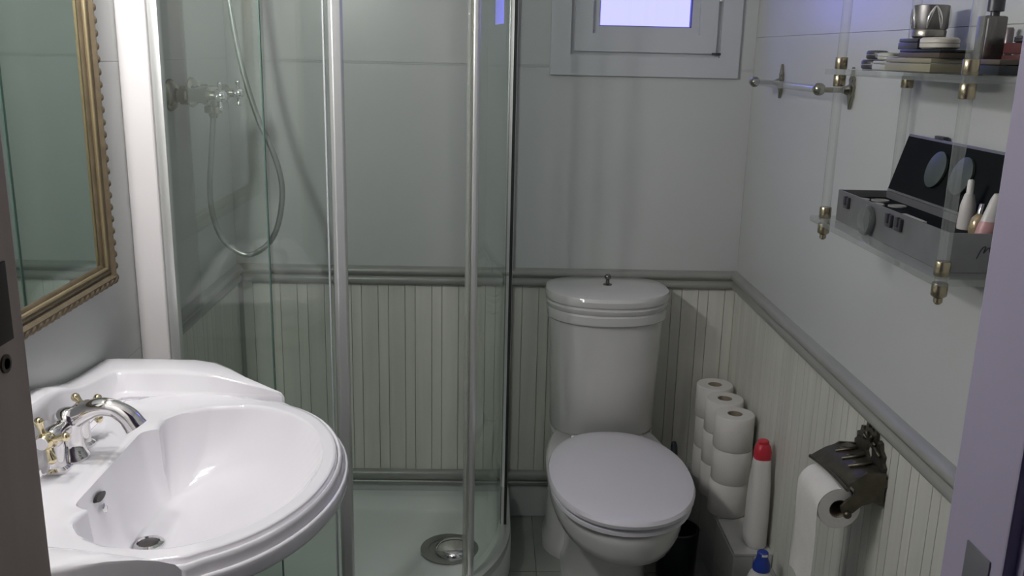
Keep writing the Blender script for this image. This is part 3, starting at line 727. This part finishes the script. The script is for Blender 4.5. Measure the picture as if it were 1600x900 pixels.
b.lathe(prof, n, (RX, 0, ZR), 'y', False, False); b.f += [(3 * n + j, 3 * n + (j + 1) % n, (j + 1) % n, j) for j in range(n)]
b.build('cardboard_core', card_m, pr_, smooth=40)
rings = []
for k in range(26):
    if k < 10:
        th = PI / 2 + PI / 2 * k / 9; px, pz = RX + (rp + .0010) * cos(th), ZR + (rp + .0010) * sin(th)
    else:
        q = (k - 9) / 16; px, pz = RX - rp - .001 + .010 * sin(q * 2.6) * q - .004 * q, ZR - .185 * q
    sh_ = .004 * sin(k * .35) * (k > 9)
    row = []
    for j in range(7):
        yy = RY0 + (RY1 - RY0) * j / 6 + sh_
        row.append((px + .0015 * sin(j * 1.4 + k * .3) * max(0, (k - 12) / 14), yy, pz))
    nx_ = -1 if k >= 9 else cos(th); nz_ = 0 if k >= 9 else sin(th)
    rings.append(row + [(p[0] + .0008 * nx_, p[1], p[2] + .0008 * nz_) for p in reversed(row)])
MB().loft(rings).build('hanging_sheet', paper_m, pr_, smooth=60)

# ------------------------------------------------------------------ glass rod towel bar
tb = thing('towel_bar', 'small glass rod towel bar on two pointed nickel brackets, right wall', 'towel bar', (XR, 2.18, 1.39))
for k, yy in enumerate((2.425, 1.945)):
    spike = [(0, 1.350), (.009, 1.372), (.013, 1.378), (.010, 1.384), (.013, 1.398), (.008, 1.404), (.011, 1.412), (.005, 1.418), (0, 1.438)]
    pp = [(yy + a_, b_ - .002) for a_, b_ in spike] + [(yy - a_, b_ - .002) for a_, b_ in reversed(spike[1:-1])]
    MB().prism(pp, XR - .008, XR - .0005, 'x').build('wall_plate', nick_m, tb, smooth=0, bevel=.0015)
    MB().lathe([(.011, -.012), (.008, -.018), (.0055, -.026), (.0055, -.060), (.007, -.066)], 14, (XR, yy, 1.388), 'x').build('arm', nick_m, tb, smooth=40)
    MB().sphere((XR - .072, yy, 1.389), .0135, 16, 10).build('ball', nick_m, tb, smooth=70)
MB().lathe([(.0085, 1.93), (.0085, 2.455)], 16, (XR - .072, 0, 1.389), 'y').build('glass_rod', rod_m, tb, smooth=40)

# ------------------------------------------------------------------ acrylic shelf unit
su = thing('acrylic_shelf', 'clear acrylic wall shelf on rods with brass collars', 'shelf', (.67, 1.42, 1.12))
SX0, SX1, SY0, SY1 = .596, XR - .002, 1.175, 1.672
PXS, PYS = (.614, .735), (1.197, 1.645)
for z in (1.160, 1.424, 1.700):
    MB().box(SX0, SX1, SY0, SY1, z, z + .010).build('shelf_board', acry_m, su, smooth=0, bevel=.0012)
for x in PXS:
    for y in PYS:
        rod = MB().lathe([(.0085, 1.146), (.0085, 1.735)], 18, (x, y, 0)).build('rod', rod_m, su, smooth=40)
        collar_m = MATS.get('collar_brass') or mat('collar_brass', (.42, .37, .25), .25, .9, var=.08)
        for z0, z1 in ((1.170, 1.190), (1.434, 1.454), (1.404, 1.424), (1.710, 1.728), (1.142, 1.160)):
            if z0 > 1.15 or True:
                MB().lathe([(.0098, z0), (.0105, z0 + .001), (.0105, z1 - .001), (.0098, z1)], 18, (x, y, 0)).build('collar', collar_m, rod, smooth=40)
        MB().lathe([(.003, 1.130), (.006, 1.133), (.006, 1.139), (.0095, 1.142)], 12, (x, y, 0)).build('finial', collar_m, rod, smooth=40)

# ------------------------------------------------------------------ make-up case on the lower shelf
ZS = 1.1705
mc = thing('makeup_case', 'open metal make-up case with black lining on the lower acrylic shelf', 'case', (.66, 1.42, ZS))
KX0, KX1, KY0, KY1, KZ = .6265, .715, 1.215, 1.625, 1.225
m = MB(); w = .003
m.box(KX0, KX1, KY0, KY1, ZS, ZS + w); m.box(KX0, KX0 + w, KY0, KY1, ZS + w, KZ); m.box(KX1 - w, KX1, KY0, KY1, ZS + w, KZ)
m.box(KX0 + w, KX1 - w, KY0, KY0 + w, ZS + w, KZ); m.box(KX0 + w, KX1 - w, KY1 - w, KY1, ZS + w, KZ)
m.build('shell', case_m, mc, smooth=0)
MB().box(KX0 + w, KX1 - w, KY0 + w, KY1 - w, ZS + w, KZ - .012).build('black_tray', casein_m, mc, smooth=0)
for k, (x, y) in enumerate(((.652, 1.585), (.682, 1.575), (.655, 1.53), (.686, 1.515))):
    MB().lathe([(.015, 0), (.015, .0025), (.013, .003), (.012, .002)], 20, (x, y, KZ - .0125)).build('powder_pan', powder_m, mc, smooth=40)
MB().box(.640, .650, 1.33, 1.40, KZ - .012, KZ - .004).build('eye_pencil', cream_m, mc, bevel=.002)
ldp = [(KX1 + .000, KZ - .002), (KX1 + .006, KZ - .004), (XR - .006, 1.326), (XR - .018, 1.329)]
lid = MB().prism([(KX1, KZ), (KX1 + .010, KZ - .003), (XR - .004, 1.322), (XR - .014, 1.326)], KY0, KY1 + .004, 'y').build('lid', case_m, mc, smooth=0, bevel=.001)
dv = Vector((XR - .014 - KX1, 0, 1.326 - KZ)).normalized(); nv = Vector((-dv.z, 0, dv.x))
def on_lid(y, t_, off): return Vector((KX1, y, KZ)) + dv * t_ + nv * off
li = MB(); A_, B_ = .004, .100
li.loft([[on_lid(KY0 + .006, A_, .0005), on_lid(KY1 - .004, A_, .0005), on_lid(KY1 - .004, B_, .0005), on_lid(KY0 + .006, B_, .0005)], [on_lid(KY0 + .006, A_, .003), on_lid(KY1 - .004, A_, .003), on_lid(KY1 - .004, B_, .003), on_lid(KY0 + .006, B_, .003)]])
li.build('lid_lining', casein_m, lid, smooth=0)
for y in (1.30, 1.52):
    q = MB(); c = on_lid(y, .101, -.006); q.box(c.x - .005, c.x + .005, y - .016, y + .016, c.z + .002, c.z + .010); q.build('lid_clip', dgrey_m, lid, bevel=.002)
def disc_on(y, t_, r, th, matr, name, off=.0045):
    c = on_lid(y, t_, off); tv = Vector((0, 1, 0)); rings = []
    for rr, h in ((r, 0), (r, th), (r * .9, th * 1.3), (r * .2, th * 1.8)):
        rings.append([c + tv * rr * cos(2 * PI * i / 24) + dv * rr * sin(2 * PI * i / 24) + nv * h for i in range(24)])
    return MB().loft(rings).build(name, matr, mc, smooth=50)
dk = mat('dark_glass', (.05, .065, .062), .45, var=.1)
disc_on(1.475, .056, .030, .004, dk, 'round_mirror'); disc_on(1.392, .056, .030, .004, dk, 'round_mirror')
# latches and round handle disc on the long side
for y in (1.575, 1.40, 1.365):
    q = MB(); q.box(KX0 - .006, KX0, y - .010, y + .010, KZ - .026, KZ - .006); q.box(KX0 - .009, KX0 - .003, y - .005, y + .005, KZ - .020, KZ - .004); q.build('latch', dgrey_m, mc, bevel=.002)
MB().lathe([(.004, -.012), (.024, -.011), (.026, -.006), (.024, -.001), (.004, 0)], 28, (KX0 - .0005, 1.478, 1.196), 'x').build('round_handle', clear('handle_clear', (.62, .64, .64), 1.0, edge=(.3, .3, .3), body=.25, bodycol=(.4, .42, .42)), mc, smooth=50)
# script flourish printed on the near end
MB().tube(spline([(.668, KY0 - .0004, 1.190), (.674, KY0 - .0004, 1.204), (.679, KY0 - .0004, 1.207), (.677, KY0 - .0004, 1.198), (.684, KY0 - .0004, 1.206), (.686, KY0 - .0004, 1.199), (.692, KY0 - .0004, 1.206), (.694, KY0 - .0004, 1.200)], 5), .0007, 6).build('script_mark', dgrey_m, mc)

def tube_thing(name, label, cat, x, y, z, prof, m1, m2=None, cut=None, tip=(0, 0)):
    o = thing(name, label, cat, (x, y, z))
    k = cut if cut else len(prof)
    def ring(r, d, h): return [(x + r * cos(2 * PI * i / 20) + tip[0] * h, y + d * sin(2 * PI * i / 20) + tip[1] * h, z + h) for i in range(20)]
    MB().loft([ring(*p) for p in prof[:k]]).build('body', m1, o, smooth=50)
    if cut: MB().loft([ring(*p) for p in prof[k - 1:]]).build('cap', m2, o, smooth=50)
    return o
ZT = KZ - .0115
tube_thing('cream_tube', 'white pointed cream tube standing in the make-up case', 'tube', .700, 1.315, ZT, [(.012, .012, 0), (.0125, .0125, .004), (.011, .010, .035), (.007, .006, .050), (.005, .005, .052), (.0045, .0045, .070), (.003, .003, .072)], cream_m, plastw_m, 5, (0, .03))
tube_thing('flacon', 'small gold and clear flacon between the two tubes', 'flacon', .697, 1.280, ZT, [(.010, .010, 0), (.0115, .0115, .006), (.010, .010, .022), (.005, .005, .028), (.0045, .0045, .042), (.003, .003, .043)], mat('amber_glass', (.45, .36, .22), .15, .4, var=.1), silver_m, 4, (.12, .0))
tube_thing('pink_tube', 'slanted white tube with pink base in the make-up case', 'tube', .690, 1.245, ZT, [(.013, .012, 0), (.0135, .0125, .004), (.013, .012, .018), (.012, .010, .024), (.009, .007, .055), (.007, .004, .062)], pink_m, cream_m, 4, (.22, 0))

# ------------------------------------------------------------------ things on the upper shelf
ZU = 1.4345
def oval(name, label, cat, x, y, z, rx, ry, h, m1, lidm=None):
    o = thing(name, label, cat, (x, y, z))
    def ring(k, hh): return [(x + rx * k * cos(2 * PI * i / 28), y + ry * k * sin(2 * PI * i / 28), z + hh) for i in range(28)]
    MB().loft([ring(.85, .0), ring(1, h * .15), ring(1, h * .48)]).build('base', m1, o, smooth=50)
    MB().loft([ring(1, h * .52), ring(1.0, h * .8), ring(.88, h * .96), ring(.3, h)]).build('cover', lidm or m1, o, smooth=50)
    return o
def carton(name, label, cat, x0, x1, y0, y1, z, h, m1, m2):
    o = thing(name, label, cat, ((x0 + x1) / 2, (y0 + y1) / 2, z))
    MB().box(x0, x1, y0, y1, z, z + h * .62).build('base', m1, o, bevel=.0015)
    MB().box(x0 + .0006, x1 - .0006, y0 + .0006, y1 - .0006, z + h * .65, z + h).build('cover', m2, o, bevel=.002)
    return o
# row along the far end
oval('black_compact', 'black oval compact lying lowest at the far end of the upper shelf', 'compact', .668, 1.640, ZU, .018, .028, .0165, dgrey_m)
oval('black_compact', 'black oval compact resting on top of another black one', 'compact', .670, 1.632, ZU + .017, .016, .026, .0150, dgrey_m)
carton('grey_palette', 'low pale grey-green palette on the upper shelf', 'palette', .650, .715, 1.530, 1.600, ZU, .0150, gcomp_m, gcomp_m)
oval('pale_compact', 'pale grey-green round compact on the low palette', 'compact', .668, 1.580, ZU + .0155, .016, .022, .0130, gcomp_m)
carton('grey_carton', 'small square grey carton beside the pale compact', 'carton', .690, .735, 1.505, 1.557, ZU + .0155, .0165, gcomp_m, beige_m)
carton('olive_palette', 'olive translucent make-up palette at the bottom of the pile', 'palette', .640, .720, 1.365, 1.524, ZU, .0200, olive_m, olive_m)
carton('brown_palette', 'flat dark brown palette on the olive one', 'palette', .650, .722, 1.362, 1.500, ZU + .0205, .0125, brown_m, blackp_m)
carton('black_box', 'black square box carrying the silver pot', 'box', .668, .730, 1.478, 1.548, ZU + .0335, .0170, dgrey_m, dgrey_m)
oval('white_compact', 'off-white oval compact in front of the silver pot', 'compact', .672, 1.412, ZU + .0335, .026, .034, .0175, beige_m)
# silver pot with leaf relief
PXc, PYc, PZ = .700, 1.512, ZU + .0510
pot = thing('silver_pot', 'silver pot with embossed leaves on the black box', 'pot', (PXc, PYc, PZ))
MB().lathe([(.022, 0), (.0255, .003), (.0262, .011), (.025, .013)], 32, (PXc, PYc, PZ)).build('foot', mat('pewter', (.32, .30, .27), .3, .9, var=.1), pot, smooth=40)
MB().lathe([(.0245, .0125), (.0255, .015), (.0268, .028), (.0270, .050), (.0255, .051), (.0245, .034)], 32, (PXc, PYc, PZ)).build('cup', mat('dull_silver', (.26, .25, .245), .35, .9, var=.1), pot, smooth=40)
for k in range(8):
    a = 2 * PI * k / 8 + .2
    pts = []
    for q in range(7):
        t_ = q / 6; aa = a + .38 * t_ ** 2 * (1 if k % 2 else -1); rr = .0268
        pts.append((PXc + rr * cos(aa), PYc + rr * sin(aa), PZ + .015 + .034 * t_))
    MB().tube(pts, [.0012, .0022, .0032, .0036, .0034, .0026, .0012], 8).build('leaf_relief', mat('bright_silver', (.80, .78, .76), .15, 1, var=.05) if k == 0 else MATS['bright_silver'], pot, smooth=60)
# near end
pf = thing('perfume_bottle', 'square metallic perfume bottle with dark cap at the near end of the upper shelf', 'bottle', (.690, 1.300, ZU))
MB().box(.672, .704, 1.288, 1.312, ZU + .0005, ZU + .078).build('body', mat('smoky_metal', (.20, .19, .18), .25, .8, var=.15), pf, bevel=.004)
MB().box(.674, .676, 1.2865, 1.2885, ZU + .02, ZU + .074).build('bright_edge', MATS['bright_silver'], pf, bevel=.0006)
MB().lathe([(.006, .078), (.006, .083), (.011, .084), (.011, .110), (.009, .112)], 16, (.690, 1.300, ZU)).build('cap', dgrey_m, pf, smooth=40)
carton('maroon_box', 'dark red box at the near end of the upper shelf', 'box', .692, .750, 1.212, 1.272, ZU, .042, maroon_m, maroon_m)
oval('flat_black_compact', 'flat black compact lying on the dark red box', 'compact', .716, 1.243, ZU + .0425, .020, .030, .009, dgrey_m)
carton('black_carton', 'low black carton behind the near rod', 'carton', .655, .688, 1.206, 1.262, ZU, .020, blackp_m, brown_m)
lp_ = thing('lipstick', 'dark lipstick standing behind the near rod', 'lipstick', (.742, 1.352, ZU))
MB().lathe([(.0075, 0), (.0075, .030), (.006, .031)], 16, (.742, 1.352, ZU)).build('base', dgrey_m, lp_, smooth=40)
MB().lathe([(.0066, .031), (.0066, .062), (.005, .065)], 16, (.742, 1.352, ZU)).build('cap', mat('mauve_cap', (.18, .15, .16), .3, .3, var=.1), lp_, smooth=40)
